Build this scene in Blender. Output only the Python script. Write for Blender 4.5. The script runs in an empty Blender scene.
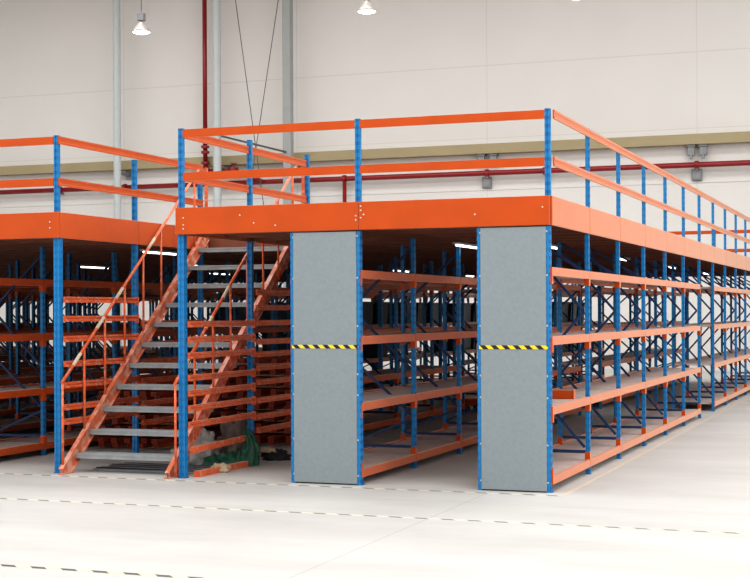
import bpy, math, random
from mathutils import Matrix, Vector, noise

C = bpy.context.scene.collection
random.seed(7)

# ---------------------------------------------------------------- measurements (metres)
S = 1.62            # bay length
XA = -3.774         # left edge of the right platform
XL = -5.222         # right edge of the left platform
ZT, ZB = 2.703, 2.436
R1, R2 = 3.487, 3.056
YEND = 13 * S
YW = 28.0           # back wall
LV = (0.15, 0.785, 1.42, 2.055)      # tops of the shelf beams

# ---------------------------------------------------------------- materials
def new_mat(name):
    m = bpy.data.materials.new(name); m.use_nodes = True
    nt = m.node_tree; b = nt.nodes['Principled BSDF']
    return m, nt, b

def coords(nt, kind='Object'):
    t = nt.nodes.new('ShaderNodeTexCoord'); return t.outputs[kind]

def paint(name, col, rough=0.4, var=0.12, scale=6.0, wear=None, wear_amt=0.0, metal=0.0, spec=0.5, bump=0.0, world=False, sheen=0.0):
    m, nt, b = new_mat(name)
    if world:
        g = nt.nodes.new('ShaderNodeNewGeometry'); co = g.outputs['Position']
    else:
        co = coords(nt)
    n = nt.nodes.new('ShaderNodeTexNoise'); n.inputs['Scale'].default_value = scale; n.inputs['Detail'].default_value = 5
    nt.links.new(co, n.inputs['Vector'])
    r = nt.nodes.new('ShaderNodeValToRGB')
    r.color_ramp.elements[0].position = 0.3; r.color_ramp.elements[1].position = 0.7
    r.color_ramp.elements[0].color = tuple(c * (1 - var) for c in col) + (1,)
    r.color_ramp.elements[1].color = tuple(min(1, c * (1 + var)) for c in col) + (1,)
    nt.links.new(n.outputs['Fac'], r.inputs['Fac'])
    out = r.outputs['Color']
    if wear:
        n2 = nt.nodes.new('ShaderNodeTexNoise'); n2.inputs['Scale'].default_value = scale * 2.5; n2.inputs['Detail'].default_value = 8
        nt.links.new(co, n2.inputs['Vector'])
        r2 = nt.nodes.new('ShaderNodeValToRGB')
        r2.color_ramp.elements[0].position = 0.6 - wear_amt; r2.color_ramp.elements[0].color = (0, 0, 0, 1)
        r2.color_ramp.elements[1].position = 0.72 - wear_amt; r2.color_ramp.elements[1].color = (1, 1, 1, 1)
        nt.links.new(n2.outputs['Fac'], r2.inputs['Fac'])
        mx = nt.nodes.new('ShaderNodeMix'); mx.data_type = 'RGBA'
        nt.links.new(r2.outputs['Color'], mx.inputs['Factor']); nt.links.new(out, mx.inputs['A'])
        mx.inputs['B'].default_value = tuple(wear) + (1,)
        out = mx.outputs['Result']
    nt.links.new(out, b.inputs['Base Color'])
    b.inputs['Roughness'].default_value = rough; b.inputs['Metallic'].default_value = metal
    b.inputs['Specular IOR Level'].default_value = spec
    if sheen:
        b.inputs['Sheen Weight'].default_value = sheen; b.inputs['Sheen Roughness'].default_value = 0.35
        b.inputs['Sheen Tint'].default_value = (1, 0.78, 0.6, 1)
    if bump:
        bp = nt.nodes.new('ShaderNodeBump'); bp.inputs['Strength'].default_value = bump; bp.inputs['Distance'].default_value = 0.01
        nt.links.new(n.outputs['Fac'], bp.inputs['Height']); nt.links.new(bp.outputs['Normal'], b.inputs['Normal'])
    return m

def mathn(nt, op, a, b=None):
    n = nt.nodes.new('ShaderNodeMath'); n.operation = op
    for i, v in enumerate((a, b)):
        if v is None: continue
        if isinstance(v, (int, float)): n.inputs[i].default_value = v
        else: nt.links.new(v, n.inputs[i])
    return n.outputs[0]

def perforated(name, col, dark, pitch=0.075):
    m, nt, b = new_mat(name)
    sep = nt.nodes.new('ShaderNodeSeparateXYZ'); nt.links.new(coords(nt), sep.inputs[0])
    fz = mathn(nt, 'FRACT', mathn(nt, 'DIVIDE', sep.outputs['Z'], pitch))
    hz = mathn(nt, 'LESS_THAN', mathn(nt, 'ABSOLUTE', mathn(nt, 'SUBTRACT', fz, 0.5)), 0.22)
    ay = mathn(nt, 'ABSOLUTE', sep.outputs['Y']); ax = mathn(nt, 'ABSOLUTE', sep.outputs['X'])
    hy = mathn(nt, 'LESS_THAN', mathn(nt, 'ABSOLUTE', mathn(nt, 'SUBTRACT', ay, 0.016)), 0.006)
    hx = mathn(nt, 'LESS_THAN', mathn(nt, 'ABSOLUTE', mathn(nt, 'SUBTRACT', ax, 0.016)), 0.006)
    h = mathn(nt, 'MULTIPLY', hz, mathn(nt, 'MAXIMUM', hy, hx))
    mx = nt.nodes.new('ShaderNodeMix'); mx.data_type = 'RGBA'
    nt.links.new(h, mx.inputs['Factor']); mx.inputs['A'].default_value = col + (1,); mx.inputs['B'].default_value = dark + (1,)
    nt.links.new(mx.outputs['Result'], b.inputs['Base Color'])
    b.inputs['Roughness'].default_value = 0.38
    return m

def hazard(name, dark, light, period, axis='X'):
    m, nt, b = new_mat(name)
    sep = nt.nodes.new('ShaderNodeSeparateXYZ'); nt.links.new(coords(nt), sep.inputs[0])
    other = 'Z' if axis == 'XZ' else 'Y'
    s = mathn(nt, 'ADD', sep.outputs['X'], sep.outputs[other])
    f = mathn(nt, 'FRACT', mathn(nt, 'DIVIDE', s, period))
    k = mathn(nt, 'LESS_THAN', f, 0.5)
    mx = nt.nodes.new('ShaderNodeMix'); mx.data_type = 'RGBA'
    nt.links.new(k, mx.inputs['Factor']); mx.inputs['A'].default_value = light + (1,); mx.inputs['B'].default_value = dark + (1,)
    nt.links.new(mx.outputs['Result'], b.inputs['Base Color']); b.inputs['Roughness'].default_value = 0.6
    return m

def glow(name, col, s):
    m, nt, b = new_mat(name)
    b.inputs['Base Color'].default_value = col + (1,)
    b.inputs['Emission Color'].default_value = col + (1,); b.inputs['Emission Strength'].default_value = s
    return m

ORANGE = paint('orange_paint', (0.51, 0.070, 0.001), 0.4, 0.07, 3.0, spec=0.35, sheen=0.9)
ORANGE_W = paint('worn_orange_paint', (0.64, 0.10, 0.02), 0.42, 0.2, 9.0, wear=(0.62, 0.27, 0.18), wear_amt=0.08, sheen=0.5)
ORANGE_S = paint('scuffed_orange_paint', (0.58, 0.15, 0.07), 0.45, 0.2, 4.0, wear=(0.66, 0.34, 0.26), wear_amt=0.14, sheen=0.4)
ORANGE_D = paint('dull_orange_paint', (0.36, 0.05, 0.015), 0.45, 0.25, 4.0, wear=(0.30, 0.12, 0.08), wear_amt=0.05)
BLUE = perforated('blue_paint', (0.002, 0.195, 0.47), (0.002, 0.11, 0.30))
BLUE_P = paint('plain_blue_paint', (0.005, 0.10, 0.32), 0.4, 0.1)
BLUE_SHADE = paint('shaded_blue_paint', (0.006, 0.035, 0.12), 0.45, 0.1)  # blue of the braces, with their shade put into the colour
PANEL = paint('grey_panel_paint', (0.235, 0.275, 0.295), 0.42, 0.05, 30)
SHELF = paint('shelf_steel', (0.58, 0.48, 0.45), 0.5, 0.12, 5)
TREAD = paint('galvanised_tread', (0.30, 0.32, 0.33), 0.5, 0.15, 8)
DECK = paint('chipboard_deck', (0.16, 0.08, 0.05), 0.7, 0.2, 5)
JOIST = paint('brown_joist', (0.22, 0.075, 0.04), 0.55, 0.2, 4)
WHITE = paint('white_column_paint', (0.52, 0.57, 0.58), 0.5, 0.03)
GREYC = paint('grey_column_paint', (0.34, 0.36, 0.36), 0.5, 0.04)
RED = paint('red_pipe_paint', (0.26, 0.012, 0.015), 0.35, 0.1)
TAN = paint('tan_ledge_paint', (0.37, 0.31, 0.185), 0.6, 0.05, 1)
STEEL = paint('grey_steel', (0.25, 0.26, 0.27), 0.4, 0.1, metal=0.4)
WIRE = paint('dark_wire', (0.10, 0.10, 0.10), 0.6, 0.05)
BOLT = paint('bright_bolt', (0.6, 0.58, 0.55), 0.3, 0.02)
DARKST = paint('dark_steel', (0.05, 0.055, 0.07), 0.5, 0.2)
GREEN = paint('green_tarpaulin', (0.012, 0.085, 0.05), 0.5, 0.3, 12)
SACK = paint('grey_white_sack', (0.50, 0.49, 0.47), 0.7, 0.15, 10)
BROWNSK = paint('brown_grey_sack', (0.22, 0.17, 0.15), 0.75, 0.2, 12)
BLACKC = paint('dark_cloth', (0.02, 0.02, 0.025), 0.8, 0.3, 12)
CREAM = paint('cream_cloth', (0.48, 0.38, 0.26), 0.8, 0.15, 14)
WRAP = paint('cream_wrap', (.6, .5, .38), .7, .1)
RUBBER = paint('black_rubber', (0.02, 0.02, 0.02), 0.7, 0.1)
TAPE = hazard('hazard_tape_mat', (0.012, 0.012, 0.012), (0.85, 0.62, 0.03), 0.105, 'XZ')
LINE = hazard('floor_tape_mat', (0.20, 0.19, 0.16), (0.68, 0.64, 0.52), 0.22, 'XY')
LINE3 = hazard('floor_tape_near_mat', (0.09, 0.09, 0.08), (0.74, 0.67, 0.42), 0.23, 'XY')
YELLOW = paint('yellow_floor_line', (0.58, 0.52, 0.40), 0.7, 0.1)
LAMPG = glow('lamp_glow', (1.0, 0.97, 0.92), 4.0)
TUBE = glow('tube_glow', (1.0, 1.0, 0.97), 3.0)
HOUSE = paint('lamp_reflector', (0.45, 0.42, 0.40), 0.35, 0.05, metal=0.3)

def floor_mat():
    m, nt, b = new_mat('pale_concrete')
    g = nt.nodes.new('ShaderNodeNewGeometry'); co = g.outputs['Position']
    mp = nt.nodes.new('ShaderNodeMapping'); mp.inputs['Scale'].default_value = (0.35, 1.0, 1.0); nt.links.new(co, mp.inputs[0])
    n = nt.nodes.new('ShaderNodeTexNoise'); n.inputs['Scale'].default_value = 0.9; n.inputs['Detail'].default_value = 9; n.inputs['Roughness'].default_value = 0.65
    nt.links.new(mp.outputs[0], n.inputs['Vector'])
    r = nt.nodes.new('ShaderNodeValToRGB')
    r.color_ramp.elements[0].position = 0.25; r.color_ramp.elements[0].color = (0.41, 0.405, 0.39, 1)
    r.color_ramp.elements[1].position = 0.6; r.color_ramp.elements[1].color = (0.53, 0.525, 0.513, 1)
    nt.links.new(n.outputs['Fac'], r.inputs['Fac'])
    sep = nt.nodes.new('ShaderNodeSeparateXYZ'); nt.links.new(co, sep.inputs[0])
    def joint(o, off, per):
        f = mathn(nt, 'FRACT', mathn(nt, 'DIVIDE', mathn(nt, 'SUBTRACT', o, off), per))
        return mathn(nt, 'LESS_THAN', f, 0.010 / per)
    j = mathn(nt, 'MAXIMUM', joint(sep.outputs['X'], -0.55, 6.0), joint(sep.outputs['Y'], -0.9, 6.0))
    mx = nt.nodes.new('ShaderNodeMix'); mx.data_type = 'RGBA'
    nt.links.new(mathn(nt, 'MULTIPLY', j, 0.5), mx.inputs['Factor']); nt.links.new(r.outputs['Color'], mx.inputs['A'])
    mx.inputs['B'].default_value = (0.25, 0.24, 0.22, 1)
    nt.links.new(mx.outputs['Result'], b.inputs['Base Color']); b.inputs['Roughness'].default_value = 0.55
    b.inputs['Specular IOR Level'].default_value = 0.35
    return m

def wall_mat(seams):
    m, nt, b = new_mat('pale_wall_panels')
    g = nt.nodes.new('ShaderNodeNewGeometry'); co = g.outputs['Position']
    n = nt.nodes.new('ShaderNodeTexNoise'); n.inputs['Scale'].default_value = 0.5; n.inputs['Detail'].default_value = 6
    nt.links.new(co, n.inputs['Vector'])
    r = nt.nodes.new('ShaderNodeValToRGB')
    r.color_ramp.elements[0].position = 0.3; r.color_ramp.elements[0].color = (0.70, 0.69, 0.67, 1)
    r.color_ramp.elements[1].position = 0.7; r.color_ramp.elements[1].color = (0.725, 0.715, 0.695, 1)
    nt.links.new(n.outputs['Fac'], r.inputs['Fac'])
    sep = nt.nodes.new('ShaderNodeSeparateXYZ'); nt.links.new(co, sep.inputs[0])
    j = mathn(nt, 'LESS_THAN', mathn(nt, 'ABSOLUTE', mathn(nt, 'SUBTRACT', sep.outputs['Z'], 8.85)), 0.016)
    j = mathn(nt, 'MAXIMUM', j, mathn(nt, 'LESS_THAN', mathn(nt, 'ABSOLUTE', mathn(nt, 'SUBTRACT', sep.outputs['Z'], 6.72)), 0.012))
    for s in seams:
        k = mathn(nt, 'LESS_THAN', mathn(nt, 'ABSOLUTE', mathn(nt, 'SUBTRACT', sep.outputs['X'], s)), 0.012)
        j = mathn(nt, 'MAXIMUM', j, k)
    mx = nt.nodes.new('ShaderNodeMix'); mx.data_type = 'RGBA'
    nt.links.new(mathn(nt, 'MULTIPLY', j, 0.2), mx.inputs['Factor']); nt.links.new(r.outputs['Color'], mx.inputs['A'])
    mx.inputs['B'].default_value = (0.3, 0.28, 0.25, 1)
    nt.links.new(mx.outputs['Result'], b.inputs['Base Color']); b.inputs['Roughness'].default_value = 0.75
    return m

# ---------------------------------------------------------------- mesh helpers
CACHE = {}
def mesh_of(key, verts, faces, m, smooth=False):
    me = bpy.data.meshes.new(key); me.from_pydata(verts, [], faces); me.update()
    me.materials.append(m)
    if smooth:
        for p in me.polygons: p.use_smooth = True
    return me

def link(name, me, parent=None, loc=(0, 0, 0), rot=(0, 0, 0)):
    o = bpy.data.objects.new(name, me); C.objects.link(o)
    if parent: o.parent = parent
    o.location = loc; o.rotation_euler = rot
    return o

def tag(o, label, cat, group=None, kind=None):
    o['label'] = label; o['category'] = cat
    if group: o['group'] = group
    o['kind'] = kind or 'thing'
    return o

def thing(name, label, cat, loc=(0, 0, 0), rotz=0, group=None):
    o = link(name, None, None, loc, (0, 0, rotz)); return tag(o, label, cat, group)

class MB:
    def __init__(s): s.v = []; s.f = []
    def add(s, v, f):
        n = len(s.v); s.v += [tuple(p) for p in v]; s.f += [tuple(i + n for i in q) for q in f]; return s
    def box(s, x0, x1, y0, y1, z0, z1, b=0.0):
        if b > 0:
            # chamfered box: 24 vertices
            vs = []; idx = {}
            for sx in (0, 1):
                for sy in (0, 1):
                    for sz in (0, 1):
                        X = (x0, x1)[sx]; Y = (y0, y1)[sy]; Z = (z0, z1)[sz]
                        dx = b if sx == 0 else -b; dy = b if sy == 0 else -b; dz = b if sz == 0 else -b
                        idx[(sx, sy, sz, 'x')] = len(vs); vs.append((X, Y + dy, Z + dz))
                        idx[(sx, sy, sz, 'y')] = len(vs); vs.append((X + dx, Y, Z + dz))
                        idx[(sx, sy, sz, 'z')] = len(vs); vs.append((X + dx, Y + dy, Z))
            fs = []
            I = idx
            for k in (0, 1):
                fs.append([I[(k, a, c, 'x')] for a, c in ((0, 0), (1, 0), (1, 1), (0, 1))])
                fs.append([I[(a, k, c, 'y')] for a, c in ((0, 0), (1, 0), (1, 1), (0, 1))])
                fs.append([I[(a, c, k, 'z')] for a, c in ((0, 0), (1, 0), (1, 1), (0, 1))])
            for a in (0, 1):
                for c in (0, 1):
                    fs.append([I[(0, a, c, 'y')], I[(1, a, c, 'y')], I[(1, a, c, 'z')], I[(0, a, c, 'z')]])
                    fs.append([I[(a, 0, c, 'x')], I[(a, 1, c, 'x')], I[(a, 1, c, 'z')], I[(a, 0, c, 'z')]])
                    fs.append([I[(a, c, 0, 'x')], I[(a, c, 1, 'x')], I[(a, c, 1, 'y')], I[(a, c, 0, 'y')]])
            for a in (0, 1):
                for c in (0, 1):
                    for d in (0, 1):
                        fs.append([I[(a, c, d, t)] for t in 'xyz'])
            return s.add(vs, fs)
        return s.add([(x0, y0, z0), (x1, y0, z0), (x1, y1, z0), (x0, y1, z0), (x0, y0, z1), (x1, y0, z1), (x1, y1, z1), (x0, y1, z1)],
                     [(0, 3, 2, 1), (4, 5, 6, 7), (0, 1, 5, 4), (1, 2, 6, 5), (2, 3, 7, 6), (3, 0, 4, 7)])
    def prism(s, pts, axis, a, b):
        n = len(pts)
        def P(p, t):
            if axis == 'z': return (p[0], p[1], t)
            if axis == 'y': return (p[0], t, p[1])
            return (t, p[0], p[1])
        return s.add([P(p, a) for p in pts] + [P(p, b) for p in pts],
                     [tuple(range(n))[::-1], tuple(range(n, 2 * n))] + [(i, (i + 1) % n, n + (i + 1) % n, n + i) for i in range(n)])
    def tube(s, p, q, r, n=10, r2=None):
        p = Vector(p); q = Vector(q); d = (q - p).normalized(); r2 = r if r2 is None else r2
        u = d.orthogonal().normalized(); w = d.cross(u)
        vs = [p + (u * math.cos(2 * math.pi * i / n) + w * math.sin(2 * math.pi * i / n)) * r for i in range(n)]
        vs += [q + (u * math.cos(2 * math.pi * i / n) + w * math.sin(2 * math.pi * i / n)) * r2 for i in range(n)]
        return s.add(vs, [tuple(range(n))[::-1], tuple(range(n, 2 * n))] + [(i, (i + 1) % n, n + (i + 1) % n, n + i) for i in range(n)])
    def bar(s, p, q, w, h):
        """rectangular bar between p and q; w across (horizontal), h across the other way"""
        p = Vector(p); q = Vector(q); d = (q - p).normalized()
        side = d.cross(Vector((0, 0, 1)))
        if side.length < 1e-4: side = Vector((1, 0, 0))
        side.normalize(); up = side.cross(d)
        vs = [a + side * sx * w / 2 + up * sz * h / 2 for a in (p, q) for sx, sz in ((-1, -1), (1, -1), (1, 1), (-1, 1))]
        return s.add(vs, [(0, 1, 2, 3), (7, 6, 5, 4), (0, 4, 5, 1), (1, 5, 6, 2), (2, 6, 7, 3), (3, 7, 4, 0)])
    def lathe(s, prof, n=20, c=(0, 0)):
        vs = []; fs = []
        for r, z in prof:
            for i in range(n):
                a = 2 * math.pi * i / n; vs.append((c[0] + r * math.cos(a), c[1] + r * math.sin(a), z))
        for k in range(len(prof) - 1):
            for i in range(n):
                j = (i + 1) % n; fs.append((k * n + i, k * n + j, (k + 1) * n + j, (k + 1) * n + i))
        fs.append(tuple(range(n))[::-1]); fs.append(tuple(range((len(prof) - 1) * n, len(prof) * n)))
        return s.add(vs, fs)
    def mesh(s, key, m, smooth=False):
        import bmesh
        me = mesh_of(key, s.v, s.f, m, smooth)
        bm = bmesh.new(); bm.from_mesh(me); bmesh.ops.recalc_face_normals(bm, faces=bm.faces); bm.to_mesh(me); bm.free()
        return me

def cached(key, fn):
    if key not in CACHE: CACHE[key] = fn()
    return CACHE[key]

# upright section: omega with a groove down the face; the groove faces +x (side=1) or -x
def upright_mesh(wx, wy, h, face='x', m=None):
    m = m or BLUE
    def f():
        a, b = wx / 2, wy / 2; t = 0.006
        pts = [(a, -b), (a, -b * .28), (a - .007, -b * .18), (a - .007, b * .18), (a, b * .28), (a, b), (-a, b), (-a, b * .55), (-a + t, b * .55),
               (-a + t, b - t), (a - .012, b - t), (a - .012, -b + t), (-a + t, -b + t), (-a + t, -b * .55), (-a, -b * .55), (-a, -b)]
        if face == 'y': pts = [(p[1], -p[0]) for p in pts]
        return MB().prism(pts, 'z', 0, h).mesh('post', m)
    return cached(('up', wx, wy, round(h, 3), face, m.name), f)

def beam_mesh(L, h, t=0.04, m=None, up=False):
    """shelf beam running along +y, top at z=0, outer face towards +x at x=0; end connectors hang below"""
    m = m or ORANGE
    def f():
        mb = MB()
        mb.prism([(0, 0), (0, -h), (-t, -h), (-t, -.022), (-t + .012, -.022), (-t + .012, 0)], 'y', 0.004, L - 0.004)
        for y0 in (0.0005, L - 0.0335):   # orange end connectors wrapped round the post
            if up: mb.box(-0.050, 0.002, y0, y0 + 0.033, -.01, .075)
            else: mb.box(-0.050, 0.002, y0, y0 + 0.033, -h - 0.07, -h + .01)
        return mb.mesh('shelf_beam', m)
    return cached(('beam', round(L, 3), h, t, m.name, up), f)

def shelf_mesh(W, L):
    def f():
        mb = MB(); n = 4; w = L / n
        for i in range(n):   # folded steel trays laid side by side across the rack
            mb.prism([(i * w + .002, -.028), (i * w + .002, 0), ((i + 1) * w - .002, 0), ((i + 1) * w - .002, -.028),
                      ((i + 1) * w - .004, -.028), ((i + 1) * w - .004, -.003), (i * w + .004, -.003), (i * w + .004, -.028)], 'x', 0, W)
        return mb.mesh('shelf', SHELF)
    return cached(('shelf', round(W, 3), round(L, 3)), f)

# ---------------------------------------------------------------- camera
YAW, ROLL, F, CY = 0.3563, -0.0051, 1451.67, 312.31
CAM = Vector((3.1107, -12.9312, 1.65))
r = Vector((math.cos(YAW), math.sin(YAW), 0)); v = Vector((-math.sin(YAW), math.cos(YAW), 0)); u = Vector((0, 0, 1))
rr = r * math.cos(ROLL) + u * math.sin(ROLL); uu = -r * math.sin(ROLL) + u * math.cos(ROLL)
cd = bpy.data.cameras.new('camera'); cam = bpy.data.objects.new('camera', cd); C.objects.link(cam)
M = Matrix((rr, uu, -v)).transposed().to_4x4(); M.translation = CAM
cam.matrix_world = M
cd.sensor_width = 36; cd.lens = F / 750 * 36; cd.shift_y = (CY - 289) / 750; cd.clip_end = 200
bpy.context.scene.camera = cam

def at_y(px, py, Y):     # point of the photo on the vertical plane y = Y (used once to measure the wall fittings)
    d = v + rr * ((px - 375) / F) + uu * ((CY - py) / F)
    return CAM + d * ((Y - CAM.y) / d.y)

# ---------------------------------------------------------------- setting
def struct(name, me, **k):
    o = link(name, me, **k); o['kind'] = 'structure'; return o

seams = [at_y(487, 100, YW).x, at_y(697, 100, YW).x]
seams = seams + [seams[0] - (seams[1] - seams[0]) * k for k in (1, 2, 3)]
XR, XLW = 13.0, -31.0
struct('floor', MB().box(XLW, XR, -18, YW, -0.3, 0).mesh('floor', floor_mat()))
WM = wall_mat(seams)
struct('wall_back', MB().box(XLW, XR, YW, YW + 0.3, 0, 13).mesh('wall_back', WM))
struct('wall_right', MB().box(XR, XR + 0.3, -18, YW + 0.3, 0, 13).mesh('wall_right', WM))
struct('wall_left', MB().box(XLW - 0.3, XLW, -18, YW + 0.3, 0, 13).mesh('wall_left', WM))
zt = at_y(375, 150, YW).z; zb = at_y(375, 159.5, YW).z
struct('trim_1', MB().prism([(YW, zb), (YW - .32, zb), (YW - .32, zt - .03), (YW - .29, zt), (YW, zt)], 'x', XLW, XR).mesh('trim', TAN))
# stepped lower lining of the wall under the ledge
struct('trim_2', MB().box(XLW, XR, YW - 0.02, YW, 5.2, 5.24).mesh('trim', WM))

# ---------------------------------------------------------------- racks
def make_rack(x0, x1, k0, nb, label, panel=False, front=True, group=None):
    W = x1 - x0
    t = thing('shelving_rack', label, 'rack', (x0, k0 * S, 0), 0, group)
    ux, uy = 0.040, 0.054
    um = upright_mesh(ux, uy, 2.43)
    fp = cached('foot', lambda: MB().box(-.030, .030, -.036, .036, 0, .006, .002).mesh('foot_plate', BLUE_P))
    def bracem(k):
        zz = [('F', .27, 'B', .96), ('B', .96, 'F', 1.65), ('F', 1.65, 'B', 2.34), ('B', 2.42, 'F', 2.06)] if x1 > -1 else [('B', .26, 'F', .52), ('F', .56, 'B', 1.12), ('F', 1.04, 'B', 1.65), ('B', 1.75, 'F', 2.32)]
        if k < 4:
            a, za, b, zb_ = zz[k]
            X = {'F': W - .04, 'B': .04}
            return MB().bar((X[a], 0, za), (X[b], 0, zb_), .022, .026).mesh('brace', BLUE_SHADE)
        return MB().bar((.03, 0, .225), (W - .03, 0, .225), .028, .03).mesh('brace', BLUE_SHADE)
    for i in range(nb + 1):
        y = i * S
        if i == 0 and k0 == 0: y += .031
        if i == nb: y -= .0
        a = link('post', um, t, (W - ux / 2 + (.014 if x1 == 0 and i else 0), y, 0)); b = link('post', um, t, (ux / 2, y, 0), (0, 0, math.pi))
        link('foot_plate', fp, a, (0, 0, 0)); link('foot_plate', fp, b, (0, 0, 0))
        for k in range(5):
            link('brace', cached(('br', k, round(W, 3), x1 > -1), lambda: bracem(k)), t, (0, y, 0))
    bm = beam_mesh(S, .078); bmu = beam_mesh(S, .078, up=True)
    sm = shelf_mesh(W - .05, S - .03)
    for i in range(nb):
        for z in LV:
            link('shelf_beam', bmu if z < .3 else bm, t, (W + (.018 if x1 == 0 else .004), i * S, z))
            link('shelf_beam', bmu if z < .3 else bm, t, (-.004, (i + 1) * S, z), (0, 0, math.pi))
            link('shelf', sm, t, (.025, i * S + .015, z - .012))
    if panel:
        p = link('end_panel', MB().box(.036, W - .036, -.022, -.004, .012, ZB - .012, .003).mesh('end_panel', PANEL), t)
        tp = link('hazard_tape', MB().box(.022, W - .022, -.0255, -.0225, 1.305, 1.34).mesh('hazard_tape', TAPE), p)
        bmz = MB().lathe([(.009, 0), (.009, .004), (.006, .006)], 8).mesh('bolt', BOLT)
        for x in (.030, W - .030):
            for z in (.09, .43, .86, 1.06, 1.32, 1.52, 1.98, 2.38):
                link('bolt', bmz, p, (x, -.005, z), (math.pi / 2, 0, 0))
        # visible front flanges of the two end posts
        for x in (.02, W - .02):
            fl = link('post_flange', cached('flange', lambda: MB().box(-.020, .020, -.006, 0, 0, ZB - .01).mesh('post_flange', BLUE)), t, (x, 0, 0))
    return t

rg = None
make_rack(-.69, 0, 0, 6, 'blue and orange shelving rack with grey end panel at the right corner of the platform', panel=True)
make_rack(-.672, .014, 7, 6, 'rear rack on the right edge of the platform, beyond the cross aisle')
make_rack(-2.575, -1.85, 0, 6, 'blue and orange shelving rack with grey end panel nearer the stairs', panel=True)
make_rack(-2.575, -1.85, 7, 6, 'far shelving rack in line behind the rack with the left grey end panel')
make_rack(-4.47, -3.774, 3, 3, 'short shelving rack standing behind the staircase, in the dark under the platform')
make_rack(-4.47, -3.774, 7, 6, 'far shelving rack in line behind the short rack at the back of the stairs')
make_rack(-7.13, -6.43, 0, 6, 'shelving rack at the left edge of the photo, left of the stair barrier')
make_rack(-7.13, -6.43, 7, 6, 'far shelving rack in line behind the one at the left edge of the photo')
make_rack(-9.02, -8.32, 0, 6, 'second shelving rack row under the left platform, behind the rack at the left edge')
make_rack(-9.02, -8.32, 7, 6, 'rear part of the second rack row under the left platform')
make_rack(-10.91, -10.21, 2, 4, 'third shelving rack row deep under the left platform')
make_rack(-10.91, -10.21, 7, 6, 'rear part of the third rack row under the left platform')
ORD = ('fourth', 'fifth', 'sixth', 'seventh', 'eighth')
for n_, k0_ in enumerate((4, 7, 8, 10, 11)):
    xx = -12.10 - 1.886 * n_
    if k0_ < 7: make_rack(xx - .7, xx, k0_, 6 - k0_, ORD[n_] + ' shelving rack row deep under the left platform')
    make_rack(xx - .7, xx, max(7, k0_), 13 - max(7, k0_), ('rear part of the ' if k0_ < 7 else '') + ORD[n_] + ' rack row at the dark back of the left platform')

# made-up dark bins on the far shelves, added to darken the bright gaps
def bin_mesh():
    mb = MB().prism([(-.24, 0), (.24, 0), (.27, .42), (.25, .42), (.225, .02), (-.225, .02), (-.25, .42), (-.27, .42)], 'y', -.29, .29)
    mb.box(-.23, .23, -.30, -.27, 0, .42).box(-.23, .23, .27, .30, 0, .42).box(-.29, .29, -.32, .32, .40, .44, .006)
    return mb.mesh('filler_bin', DARKST)
bme = bin_mesh(); rb = random.Random(5)
for X, nm, ks in ((-4.12, 'far rack in line with the back of the stairs', (7, 8, 9, 10, 11, 12)), (-6.78, 'far rack behind the one at the left edge', (7, 8, 9, 10, 11, 12)), (-8.67, 'second far rack row of the left platform', (8, 9, 10, 11, 12)), (-10.56, 'third far rack row of the left platform', (9, 10, 11, 12))):
    for k in ks:
        for q in (0, 1):
            for z in (LV[2], LV[1]):
                if rb.random() < .62:
                    tag(link('filler_bin', bme, None, (X, k * S + .42 + q * .78, z - .010)), 'added dark bin on the ' + nm, 'bin', 'added bins on the ' + nm)

# ---------------------------------------------------------------- mezzanine platform
mz = thing('mezzanine_platform', 'raised orange storage platform on blue posts, with deep orange edge beams, over the racks', 'mezzanine')
XFAR = -24.0
def fascia(x0, x1, y0, y1, m=ORANGE):
    def prof(mb):
        return mb
    link('edge_beam', MB().box(x0, x1, y0, y1, ZB, ZT, .004).mesh('edge_beam', m), mz)
fascia(XA - .04, -1.855, -.034, -.008)
fascia(-1.852, .004, -.034, -.008)
fascia(XL - 5.0, XL + .05, -.034, -.008)
fascia(XFAR, XL - 5.003, -.034, -.008)
for k in range(13):
    fascia(.002, .024, k * S - (0.008 if k == 0 else -.002), (k + 1) * S - .002)
for k in range(2):
    fascia(XL + .03, XL + .054, k * S - (.008 if k == 0 else 0) + .002, (k + 1) * S - .002)
    fascia(XA - .05, XA - .03, k * S, (k + 1) * S - .002)
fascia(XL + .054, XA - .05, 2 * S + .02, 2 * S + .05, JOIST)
fascia(XFAR, .024, YEND, YEND + .024)
def deck(x0, x1, y0, y1):
    link('deck_panel', MB().box(x0, x1, y0, y1, ZT - .05, ZT - .008).mesh('deck_panel', DECK), mz)
deck(XFAR, XL + .03, -.008, 2 * S + .02)
deck(XA - .03, .0, -.008, 2 * S + .02)
for k in range(11):
    deck(XFAR, .0, (k + 2) * S + .022, (k + 3) * S + .02)
jm = {}
def joist(x0, x1, y):
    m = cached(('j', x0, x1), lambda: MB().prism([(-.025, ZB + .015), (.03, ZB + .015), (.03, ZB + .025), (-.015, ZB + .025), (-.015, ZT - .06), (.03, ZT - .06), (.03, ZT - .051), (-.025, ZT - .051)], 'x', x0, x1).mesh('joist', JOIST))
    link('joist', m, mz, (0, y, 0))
y = .45
while y < YEND - .2:
    if y < 2 * S: joist(XFAR, XL + .02, y); joist(XA - .02, .008, y)
    else: joist(XFAR, .008, y)
    y += S / 2.5
# small bolts on the front edge beams
bm_ = MB().lathe([(.008, 0), (.008, .004), (.005, .006)], 8).mesh('bolt', BOLT)
for x, z in [(-1.83, 2.66), (-1.83, 2.62), (-1.80, 2.58), (-1.83, 2.55), (-1.88, 2.57), (-1.88, 2.53), (-.70, 2.55), (-.06, 2.6), (XA + .05, 2.53), (XA + .05, 2.60),
             (XA + .05, 2.49), (-2.95, 2.53), (-2.72, 2.50), (XL - .05, 2.54), (XL - .05, 2.60), (-3.1, 2.61)]:
    link('bolt', bm_, mz, (x, -.034, z), (math.pi / 2, 0, 0))
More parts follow.
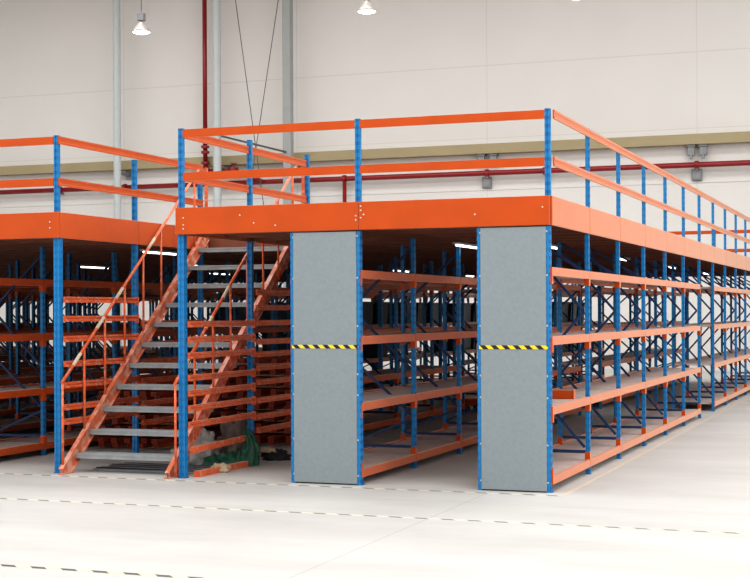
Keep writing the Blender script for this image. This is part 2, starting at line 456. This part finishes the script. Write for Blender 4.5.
# heavy platform columns
cm = upright_mesh(.070, .066, ZB, 'y'); cm2 = upright_mesh(.050, .06, ZB, 'y')
cp = MB().box(-.042, .042, -.042, .042, 0, .008, .002).mesh('foot_plate', BLUE_P)
for x, y in [(XA, .04), (XA, S), (XA, 2 * S), (XL, .04), (XL, S), (XL, 2 * S), (XL, 4 * S), (XL, 6 * S), (XL, 8 * S), (XL, 10 * S)]:
    c = link('column', cm if y < 1 else cm2, mz, (x + (.0 if y < 1 else 0), y, 0)); link('foot_plate', cp, c)

# ---------------------------------------------------------------- guard rails
def rail_mesh(axis, L):
    def f():
        p = [(0, 0), (0, -.08), (.018, -.08), (.018, -.062), (.012, -.058), (.012, -.022), (.018, -.018), (.018, 0)]
        return MB().prism(p, axis, 0, L).mesh('rail', ORANGE)
    return cached(('rail', axis, round(L, 3)), f)
def gpost(t, x, y, top, face='x', wx=.046, wy=.05, z0=None):
    z0 = ZT if z0 is None else z0
    return link('post', upright_mesh(wx, wy, round(top - z0, 3), face), t, (x, y, z0))
def gr(label): return thing('guard_rail', label, 'railing')

g = gr('orange guard rail with blue posts along the front of the right platform')
for x in (XA, -1.875, -.022):
    p = gpost(g, x, .028, 3.50 if x > -3 else 3.50, 'y')
for a, b in ((XA + .03, -1.906), (-1.846, -.05)):
    for z in (R1, R2): link('rail', rail_mesh('x', b - a), g, (a, .0, z))
g = gr('orange guard rail with many blue posts running back along the right side of the platform')
for k in range(1, 14):
    gpost(g, .004, k * S, 3.50, wx=.038, wy=.05)
for k in range(13):
    a = k * S + (.03 if k == 0 else .003); b = (k + 1) * S - .003
    for z in (R1, R2): link('rail', rail_mesh('y', b - a), g, (.023, a, z))
g = gr('orange guard rail with blue posts on the right side of the stair opening')
for k in (1, 2): gpost(g, XA, k * S, 3.56, 'y')
for k in (0, 1):
    a = k * S + (.065 if k == 0 else .035); b = (k + 1) * S - .035
    for z in (R1, R2): link('rail', rail_mesh('y', b - a), g, (XA - .009, a, z))
g = gr('orange guard rail along the front of the left platform')
for x in (XL, XL - 1.9, XL - 3.8): gpost(g, x, .028, 3.50, 'y')
for a, b in ((XL - 1.87, XL - .03), (XL - 3.77, XL - 1.93)):
    for z in (R1, R2): link('rail', rail_mesh('x', b - a), g, (a, .0, z))
g = gr('orange guard rail with blue posts on the left side of the stair opening')
for k in (1, 2): gpost(g, XL, k * S, 3.40, 'y')
for k in (0, 1):
    a = k * S + (.0 if k == 0 else .003); b = (k + 1) * S - .003
    for z in (R1, R2): link('rail', rail_mesh('y', b - a), g, (XL + .032, a + (.0), z))
g = gr('dull red guard rail across the far end of the platform')
for k in range(8): gpost(g, -1.2 - k * 1.9, YEND - .04, 3.50, 'y')
for k in range(7):
    for z in (R1, R2): link('rail', rail_mesh('x', 1.84), g, (-1.2 - (k + 1) * 1.9 + .03, YEND - .07, z))
for z in (R1, R2): link('rail', rail_mesh('x', 1.13), g, (-1.17, YEND - .07, z))

# ---------------------------------------------------------------- barriers of stacked beams beside the stairs
def barrier(label, x, bays, xface=0.0):
    t = thing('beam_barrier', label, 'barrier', (x, 0, 0))
    for (a, b, zs) in bays:
        L = b - a
        m = cached(('bar', round(L, 3)), lambda: MB().prism([(0, 0), (0, -.062), (.03, -.062), (.03, -.042), (.02, -.038), (.02, -.022), (.03, -.018), (.03, 0)], 'y', 0, L).box(.0, .033, L - .03, L + .004, -.085, .008).mesh('rail', ORANGE_W))
        for z in zs:
            link('rail', m, t, (0, a, z + .03))
    return t
barrier('worn orange beams forming a barrier on the left side of the stairs', XL + .045,
        [(.06, S - .05, (1.80, 1.60, 1.39, 1.13, .91, .68, .53)), (S + .05, 2 * S - .05, (1.54, 1.30, 1.10, .88, .62, .40))])
barrier('worn orange beams forming a barrier between the stairs and the left grey end panel', XA - .015 + .06,
        [(.05, S - .04, (1.54, 1.385, 1.225, 1.0, .845, .695, .53)), (S + .04, 2 * S + .4, (1.88, 1.71, 1.54, 1.33, 1.19, 1.04, .88, .68, .50, .35))])
tag(link('loose_beam', MB().bar((XA + .06, .1, .27), (XA + .10, 1.25, .30), .035, .06).mesh('loose_beam', ORANGE_W)),
    'short worn orange beam propped over the sack, its end at the green tarpaulin', 'beam')
tag(link('loose_beam', MB().bar((XA + .10, .12, .03), (XA + .14, 1.30, .03), .06, .06).mesh('loose_beam', ORANGE_W)),
    'worn orange beam lying on the floor under the stair barrier', 'beam')

# ---------------------------------------------------------------- staircase
st = thing('staircase', 'steep open staircase with grey treads and worn orange stringers climbing to the platform', 'stairs', (0, 0, 0))
SX0, SX1 = -5.10, -3.90
G = .28; SL = .225 / G
def zline(y): return .225 + (y - .17) * SL      # nosing line
for x, nm in ((SX0 - .03, 'l'), (SX1, 'r')):
    y1 = 2 * S - .01
    pts = [(-.10, 0.0), (.08, 0.0), (y1, zline(y1) - .13), (y1, min(ZT - .01, zline(y1) + .05)), (y1 - .10, min(ZT - .01, zline(y1 - .1) + .05)), (-.10, .06)]
    # channel: web plus two flanges
    mb = MB().prism(pts, 'x', x + .010, x + .016)
    d = Vector((0, 1, SL)).normalized()
    for off0, off1 in (((-.10, .055), (y1, zline(y1) + .045)), ((.075, .005), (y1, zline(y1) - .125))):
        mb.bar((x + .015, off0[0], off0[1]), (x + .015, off1[0], off1[1]), .05, .012)
    mb.box(x - .005, x + .04, -.12, .14, 0, .012)
    link('stringer', mb.mesh('stringer', ORANGE_S), st)
tm = MB()
tm.prism([(0, 0), (0, -.05), (.004, -.05), (.004, -.004), (.236, -.004), (.236, -.05), (.24, -.05), (.24, 0)], 'x', SX0 - .010, SX1 - .0)
for k in range(6): tm.box(SX0 + .03, SX1 - .02, .02 + k * .036, .032 + k * .036, 0, .003)
tm.box(SX0 + .02, SX1 - .003, -.006, .0, -.014, .003).box(SX0 + .02, SX1 - .003, -.006, .0, -.05, -.036)
tme = tm.mesh('tread', TREAD)
for k in range(1, 12): link('tread', tme, st, (0, .17 + G * (k - 1), .225 * k - .03))
for x in (SX0 - .02, SX1 + .085):
    y0 = -.05; hz = lambda y: .95 + SL * (y - y0)
    ye = 3.0
    link('handrail', MB().tube((x, y0 - .01, hz(y0 - .01)), (x, ye, hz(ye)), .017, 10).mesh('handrail', ORANGE_W, True), st)
    for i in range(8):
        yy = -.05 + i * .42
        link('baluster', MB().tube((x, yy, max(.02, zline(yy) - .03)), (x, yy, hz(yy) - .005), .013, 8).mesh('baluster', ORANGE_W, True), st)
    # pale tape wrapped round the rail at the joints
    for yy in (.15, .62, 1.02, 1.75):
        link('rail_wrap', MB().tube((x, yy, hz(yy)), (x, yy + .15, hz(yy + .15)), .0195, 10).mesh('rail_wrap', WRAP, True), st)
    link('top_post', MB().box(x - .015, x + .02, 2 * S - .05, 2 * S - .02, ZB, 3.45, .002).mesh('top_post', ORANGE_W), st)

# ---------------------------------------------------------------- things stored under the platform
def pile(x0, x1, y0, L, layers, group, label, m, per=5):
    w = .06; dx = (x1 - x0 - w) / (per - 1)
    me = MB().box(0, w, 0, L, 0, .05, .004).box(-.006, w + .006, 0, .02, 0, .054).box(-.006, w + .006, L - .02, L, 0, .054).mesh('spare_beam', m)
    sp = MB().box(x0 - .02, x1 + .02, -.03, .03, 0, .03, .003).mesh('timber_spacer', CREAM)
    z = 0
    for l in range(layers):
        if l % 2 == 0:
            for yy in (y0 + .4, y0 + L - .4):
                tag(link('timber_spacer', sp, None, (0, yy, z)), 'pale timber spacer under the ' + group, 'spacer', 'spacers of the ' + group)
            z += .03
        for i in range(per):
            o = link('spare_beam', me, None, (x0 + i * dx, y0 + random.uniform(-.06, .06), z))
            tag(o, label, 'beam', group)
        z += .056
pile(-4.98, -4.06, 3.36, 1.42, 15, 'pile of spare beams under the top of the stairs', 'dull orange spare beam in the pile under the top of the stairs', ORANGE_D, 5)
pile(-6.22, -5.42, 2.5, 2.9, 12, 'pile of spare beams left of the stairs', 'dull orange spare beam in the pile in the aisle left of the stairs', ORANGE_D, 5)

for i in range(8):
    a = random.uniform(-.05, .05); yy = .35 + i * .085
    o = link('steel_profile', MB().box(-.62, .62, -.02, .02, 0, .028, .003).mesh('steel_profile', DARKST if i % 2 else STEEL), None, (-4.38 + random.uniform(-.04, .04), yy, 0.0), (0, 0, a * .6))
    tag(o, 'thin steel profile lying on the floor under the lowest stair treads', 'profile', 'steel profiles under the stairs')
for (x, y, w, d, h) in ((-4.75, 2.0, .34, .25, .09), (-4.35, 2.1, .30, .22, .13)):
    mb = MB().box(-w / 2, w / 2, -d / 2, d / 2, 0, h, .006).box(-w / 2 - .004, w / 2 + .004, -.02, .02, .002, h + .002)
    tag(link('flat_carton', mb.mesh('flat_carton', SACK), None, (x, y, 0)), ('low' if h < .1 else 'taller') + ' pale carton on the floor behind the lower stair treads', 'carton')

def lump(name, label, cat, loc, size, m, seed, amp=.35, seg=36, ring=22, rot=0, freq=2.6):
    vs = []; fs = []
    for j in range(ring + 1):
        th = math.pi * j / ring
        for i in range(seg):
            ph = 2 * math.pi * i / seg
            d = Vector((math.sin(th) * math.cos(ph), math.sin(th) * math.sin(ph), math.cos(th)))
            n = noise.noise(d * freq + Vector((seed, seed * 2.1, 0))) + .5 * abs(noise.noise(d * freq * 2.7 + Vector((seed, 0, 3)))) * 2 - .2
            n += .3 * abs(noise.noise(d * freq * 5.5 + Vector((0, seed, 9))))
            rad = 1 + amp * n
            z = max(-.45, d.z * rad)
            vs.append((d.x * rad * size[0], d.y * rad * size[1], (z + .45) / 1.5 * size[2]))
    for j in range(ring):
        for i in range(seg):
            k = (i + 1) % seg
            fs.append((j * seg + i, (j + 1) * seg + i, (j + 1) * seg + k, j * seg + k))
    o = link(name, mesh_of(name, vs, fs, m, True), None, loc, (0, 0, rot))
    return tag(o, label, cat)
lump('sack', 'crumpled white plastic sack under the staircase', 'sack', (-4.27, 1.42, 0), (.16, .2, .34), SACK, 1.3, .6)
lump('sack', 'brown grey sack slumped behind the white sack', 'sack', (-4.08, 1.86, 0), (.17, .16, .46), BROWNSK, 4.2, .6)
lump('cloth', 'small cream rag on the floor beside the stair foot', 'cloth', (-3.66, .62, 0), (.10, .06, .09), CREAM, 2.2, .5)
lump('cloth', 'dark bundle of clothes on the floor left of the grey end panel', 'cloth', (-3.63, 1.95, 0), (.15, .11, .11), BLACKC, 7.7, .5)
lump('rag', 'pale blue and cream rag on top of the dark bundle of clothes', 'cloth', (-3.70, 1.90, .09), (.09, .06, .05), CREAM, 5.1, .5)

# tarpaulin: a pleated sheet hanging from a peak and spreading over the floor
def tarp():
    vs = []; fs = []; nu, nv = 60, 26
    for j in range(nv + 1):
        t = j / nv
        for i in range(nu + 1):
            a = 2 * math.pi * i / nu
            fold = .5 + .5 * math.sin(a * 7 + 1.5 * math.sin(a * 2) + t * 1.2)
            rad = .015 + .075 * t ** .7 + .05 * fold * t + .03 * noise.noise(Vector((math.cos(a) * 2, math.sin(a) * 2, t * 4)))
            z = .40 * (1 - t) ** .8 + .012 * (1 - fold)
            lean = .05 * math.sin(t * 3)
            vs.append((rad * math.cos(a) * .95 + lean, rad * math.sin(a) * 1.1, max(.004, z)))
    w = nu + 1
    for j in range(nv):
        for i in range(nu):
            fs.append((j * w + i, (j + 1) * w + i, (j + 1) * w + i + 1, j * w + i + 1))
    n0 = len(vs); mm = 26     # the flap lying to the left
    for j in range(mm + 1):
        for i in range(mm + 1):
            a = i / mm; b = j / mm
            x = -.46 + .44 * a; y = -.16 + .34 * b
            h = .02 + .17 * math.sin(math.pi * min(1, max(0, b))) * (.35 + .65 * a) * (.75 + .5 * noise.noise(Vector((a * 5, b * 5, 1)))) + .03 * abs(math.sin(a * 13 + b * 6))
            vs.append((x + .03 * noise.noise(Vector((b * 6, 0, 0))), y, h if 0 < j < mm else .004))
    for j in range(mm):
        for i in range(mm):
            fs.append((n0 + j * (mm + 1) + i, n0 + j * (mm + 1) + i + 1, n0 + (j + 1) * (mm + 1) + i + 1, n0 + (j + 1) * (mm + 1) + i))
    return mesh_of('tarpaulin', vs, fs, GREEN, True)
tag(link('tarpaulin', tarp(), None, (-3.68, 1.30, 0)), 'dark green tarpaulin bunched on the floor against the stair barrier', 'tarpaulin')

# flat cart in the cross aisle
ct = thing('flat_cart', 'low orange flat cart on black wheels in the cross aisle behind the racks', 'cart', (-2.98, 6 * S + .45, 0))
mb = MB()
for yy in (-.33, .33): mb.box(-.95, .95, yy - .03, yy + .03, .12, .22, .004)
for xx in (-.95, -.3, .3, .89): mb.box(xx, xx + .06, -.30, .30, .13, .21, .004)
link('frame', mb.mesh('frame', ORANGE), ct)
link('load_deck', MB().box(-.93, .93, -.34, .34, .22, .235, .003).mesh('load_deck', ORANGE_W), ct)
for xx in (-.8, .8):
    for yy in (-.28, .28):
        w = link('wheel', cached('wheel', lambda: MB().tube((0, -.02, 0), (0, .02, 0), .055, 18).tube((0, -.026, 0), (0, .026, 0), .02, 12).mesh('wheel', RUBBER)), ct, (xx, yy, .055))
        link('wheel_fork', cached('fork', lambda: MB().box(-.02, .02, -.034, -.028, -.015, .07).box(-.02, .02, .028, .034, -.015, .07).box(-.03, .03, -.036, .036, .058, .066).mesh('wheel_fork', ORANGE_D)), w)

mb = MB().box(-.30, .27, -.035, .035, 0, .085, .004).box(.27, .276, -.045, .045, -.0, .095).box(-.306, -.30, -.045, .045, 0, .095)
tag(link('short_beam', mb.mesh('short_beam', ORANGE), None, (-.36, 1.36, .775)), 'short orange beam lying on a rack shelf just right of the right grey panel', 'beam')

# ---------------------------------------------------------------- floor tapes
def tape(y, x0, x1, w, label, m=LINE):
    tag(link('floor_tape', MB().box(x0, x1, -w / 2, w / 2, 0, .0015).mesh('floor_tape', m), None, (0, y, 0)), label, 'tape')
tape(-.20, -12, .12, .04, 'striped floor tape right in front of the platform posts and end panels')
tape(-1.92, -14, 10, .04, 'striped floor tape crossing the whole floor parallel to the platform front')
tape(-4.85, -14, -1.0, .055, 'striped floor tape nearest the camera, at the bottom left corner', LINE3)
tag(link('floor_line', MB().box(.13, .165, -.2, YEND, 0, .0012).mesh('floor_line', YELLOW)), 'thin yellow line on the floor along the right side of the racks', 'floor line')

# ---------------------------------------------------------------- lights under the deck
tm_ = MB().box(-.035, .035, -.45, .45, 0, .025, .004).mesh('light_body', WHITE)
tg_ = MB().tube((0, -.42, -.012), (0, .42, -.012), .012, 10).mesh('light_tube', TUBE, True)
names = {-1.8: 'over the left panelled rack',  -.95: 'over the right aisle between the two end panels', -5.85: 'over the aisle left of the stairs', -7.75: 'over the second aisle of the left platform', -9.6: 'over the third aisle of the left platform'}
for X, nm in names.items():
    for k in range(4):
        yy = (3.9 if X > -1.5 else 3.35) + 4.6 * k
        if (X < -7 and k == 0) or (X == -1.8 and k > 0): continue
        o = thing('batten_light', 'white fluorescent batten ' + nm + ', ' + ('nearest', 'second', 'third', 'farthest')[k] + ' from the front', 'light', (X, yy, ZB - .012), 0, 'batten lights under the platform')
        link('light_body', tm_, o, (0, 0, 0)); link('light_tube', tg_, o, (0, 0, 0))
        ld = bpy.data.lights.new('batten_lamp', 'AREA'); ld.shape = 'RECTANGLE'; ld.size = .06; ld.size_y = 1.1; ld.energy = .6; ld.color = (1, .98, .95)
        lo = bpy.data.objects.new('batten_lamp', ld); C.objects.link(lo); lo.location = (X, yy, ZB - .06)

# ---------------------------------------------------------------- wall fittings
def wallx(px): return at_y(px, 100, YW - .6).x
zc = 12.6
for px, m, lab, w, sq in ((117, WHITE, 'white round steel column farthest left by the back wall', .12, 0), (217, WHITE, 'white round steel column beside the red riser pipe', .125, 0), (288, GREYC, 'grey square steel column by the back wall', .13, 1)):
    x = at_y(px, 100, YW - .78).x
    t = thing('steel_column', lab, 'column', (x, YW - .78, 0))
    if sq: sh = MB().box(-w, w, -w, w, 0, zc, .02).mesh('shaft', m)
    else: sh = MB().lathe([(w, 0), (w, zc)], 24).mesh('shaft', m, False)
    link('shaft', sh, t); link('base_plate', MB().box(-.22, .22, -.22, .22, 0, .025, .004).mesh('base_plate', STEEL), t)
    link('wall_tie', MB().box(-.05, .05, w * .8, .77, 6.05, 6.15).box(-.12, .12, .72, .775, 5.95, 6.24).mesh('wall_tie', STEEL), t)
# bracing wires
def P(px, py, y=YW - .58): return at_y(px, py, y)
def wire(a, b):
    d = (b - a) / (b.z - a.z); return MB().tube(a + d * (12.98 - a.z), a + d * (.02 - a.z), .013, 6)
tag(link('bracing_wire', wire(P(232, -25), P(265, 215)).mesh('bracing_wire', WIRE)), 'thin wire slanting down to the right between the two columns', 'wire')
tag(link('bracing_wire', wire(P(282, -25, YW - .61), P(246, 215, YW - .61)).mesh('bracing_wire', WIRE)), 'thin wire slanting down to the left between the two columns', 'wire')
tag(link('cable', MB().tube(P(221, 136, YW - .95), P(286, 152, YW - .95), .03, 6).mesh('cable', WIRE)), 'dark cable strung between the white and the grey column above the stair railing', 'cable')

zr = at_y(375, 177.5, YW - .25).z
rp = thing('sprinkler_pipe', 'long red pipe running level along the back wall below the tan ledge', 'pipe', (0, YW - .25, zr))
link('pipe_run', MB().tube((XLW + .1, 0, 0), (XR - .1, 0, 0), .075, 14).mesh('pipe_run', RED, True), rp)
for px in (344.5, 545, 487, 697, 125, 60):
    x = at_y(px, 177, YW - .25).x
    link('flange', MB().tube((x - .05, 0, 0), (x + .05, 0, 0), .11, 16).mesh('flange', RED), rp)
    if px == 344.5: link('drop_pipe', MB().tube((x, 0, 0), (x, 0, -zr + .0), .06, 12).mesh('drop_pipe', RED, True), rp)
    else: link('pipe_bracket', MB().box(x - .03, x + .03, -.02, .19, -.14, -.07).mesh('pipe_bracket', STEEL), rp)
xr = at_y(205, 100, YW - .44).x; zl = at_y(205, 168, YW - .44).z
rs = thing('riser_pipe', 'red vertical riser pipe with flanges coming down left of the white column', 'pipe', (xr, YW - .44, 0))
link('riser', MB().tube((0, 0, zl), (0, 0, 12.6), .07, 14).mesh('riser', RED, True), rs)
for dz in (.12, .45, .62): link('flange', MB().tube((0, 0, zl + dz), (0, 0, zl + dz + .07), .13, 16).mesh('flange', RED), rs)
xb = at_y(262, 176, YW - .44).x - xr; zbn = zr - zl
link('elbow', MB().tube((0, 0, zl + .05), (.12, 0, zl - .12), .075, 12).tube((.1, 0, zl - .12), (xb * .55, 0, zl - .12), .075, 12).tube((xb * .5, 0, zl - .12), (xb, .11, zr), .065, 12).mesh('elbow', RED, True), rs)
link('valve', MB().lathe([(.14, -.1), (.16, -.05), (.16, .05), (.14, .1)], 14).tube((0, 0, .1), (0, 0, .22), .03, 8).tube((0, 0, .2), (0, 0, .23), .1, 14).mesh('valve', RED), rs, (xb * .5, 0, zl - .12))
for px in (487, 697):
    for d in (-6, 6):
        x = at_y(px + d, 148, YW - .2).x
        lab = ('left ' if d < 0 else 'right ') + 'grey bracket under the tan ledge ' + ('above the platform front' if px == 487 else 'near the right edge of the photo')
        mb = MB().box(-.10, .10, -.04, .04, -.30, 0, .01).box(-.12, .12, -.08, .16, -.06, 0, .005).box(-.03, .03, -.09, .02, -.40, -.26, .005)
        tag(link('ledge_bracket', mb.mesh('ledge_bracket', STEEL), None, (x, YW - .16, zb - .001)), lab, 'bracket')
    x = at_y(px, 170, YW - .05).x
    mb = MB().box(-.14, .14, -.10, 0, -.16, .16, .01).box(-.11, .11, -.115, -.10, -.13, .13, .005)
    tag(link('junction_box', mb.mesh('junction_box', STEEL), None, (x, YW - .001, zr - .26)), 'small grey wall box under the red pipe ' + ('above the platform front' if px == 487 else 'near the right edge of the photo'), 'box')

# ---------------------------------------------------------------- high bay lamps
def highbay(x, y, z, label):
    t = thing('pendant_lamp', label, 'lamp', (x, y, z), 0, None)
    link('reflector', MB().lathe([(.255, 0), (.25, .03), (.20, .10), (.13, .19), (.08, .24), (.075, .27)], 28).mesh('reflector', HOUSE, True), t)
    link('lens', MB().lathe([(.02, -.05), (.14, -.04), (.22, -.015), (.24, .01)], 28).mesh('lens', LAMPG, True), t)
    link('ballast_housing', MB().box(-.09, .09, -.09, .09, .30, .52, .015).tube((0, 0, .25), (0, 0, .31), .03, 10).mesh('ballast_housing', STEEL), t)
    link('hanging_cable', MB().tube((0, 0, .51), (0, 0, 13 - z), .014, 6).mesh('hanging_cable', WIRE), t)
    ld = bpy.data.lights.new('bay_lamp', 'SPOT'); ld.energy = 350; ld.spot_size = 2.4; ld.spot_blend = .8; ld.shadow_soft_size = .2
    lo = bpy.data.objects.new('bay_lamp', ld); C.objects.link(lo); lo.location = (x, y, z - .1)
highbay(-16.37, 21.5, 9.22, 'bell shaped pendant lamp hanging at the top left')
highbay(-9.92, 21.6, 9.30, 'bell shaped pendant lamp hanging at the top middle')
highbay(-4.55, 21.8, 9.27, 'pendant lamp at the top edge of the photo, right of the middle')
struct('ceiling', MB().box(XLW, XR, -18, YW + .3, 13, 13.2).mesh('ceiling', WM))

# ---------------------------------------------------------------- light
w = bpy.data.worlds.new('world'); bpy.context.scene.world = w; w.use_nodes = True
w.node_tree.nodes['Background'].inputs[0].default_value = (1.0, 0.99, 0.97, 1)
w.node_tree.nodes['Background'].inputs[1].default_value = 1.0
def area(x, y, z, sx, sy, e, rot=(0, 0, 0), col=(1, .99, .975)):
    ld = bpy.data.lights.new('fill_light', 'AREA'); ld.shape = 'RECTANGLE'; ld.size = sx; ld.size_y = sy; ld.energy = e; ld.color = col
    lo = bpy.data.objects.new('fill_light', ld); C.objects.link(lo); lo.location = (x, y, z); lo.rotation_euler = rot
for yy, ee in ((-12, 1450), (-4, 1450), (4, 1450), (12, 1450), (20, 1350)):
    area(-9, yy, 12.8, 40, 2.2, ee)  # added soft overhead fill, no fixtures stand here
area(12.5, -2, 7.5, 7, 26, 1500, (0, math.radians(90), 0), (1, 1, 1))  # added side fill without a fixture, brightens the faces turned right

sc = bpy.context.scene
sc.view_settings.view_transform = 'Standard'
sc.view_settings.look = 'Medium High Contrast'
sc.view_settings.exposure = 0.0
sc.cycles.use_denoising = True
sc.cycles.max_bounces = 6
sc.cycles.diffuse_bounces = 4
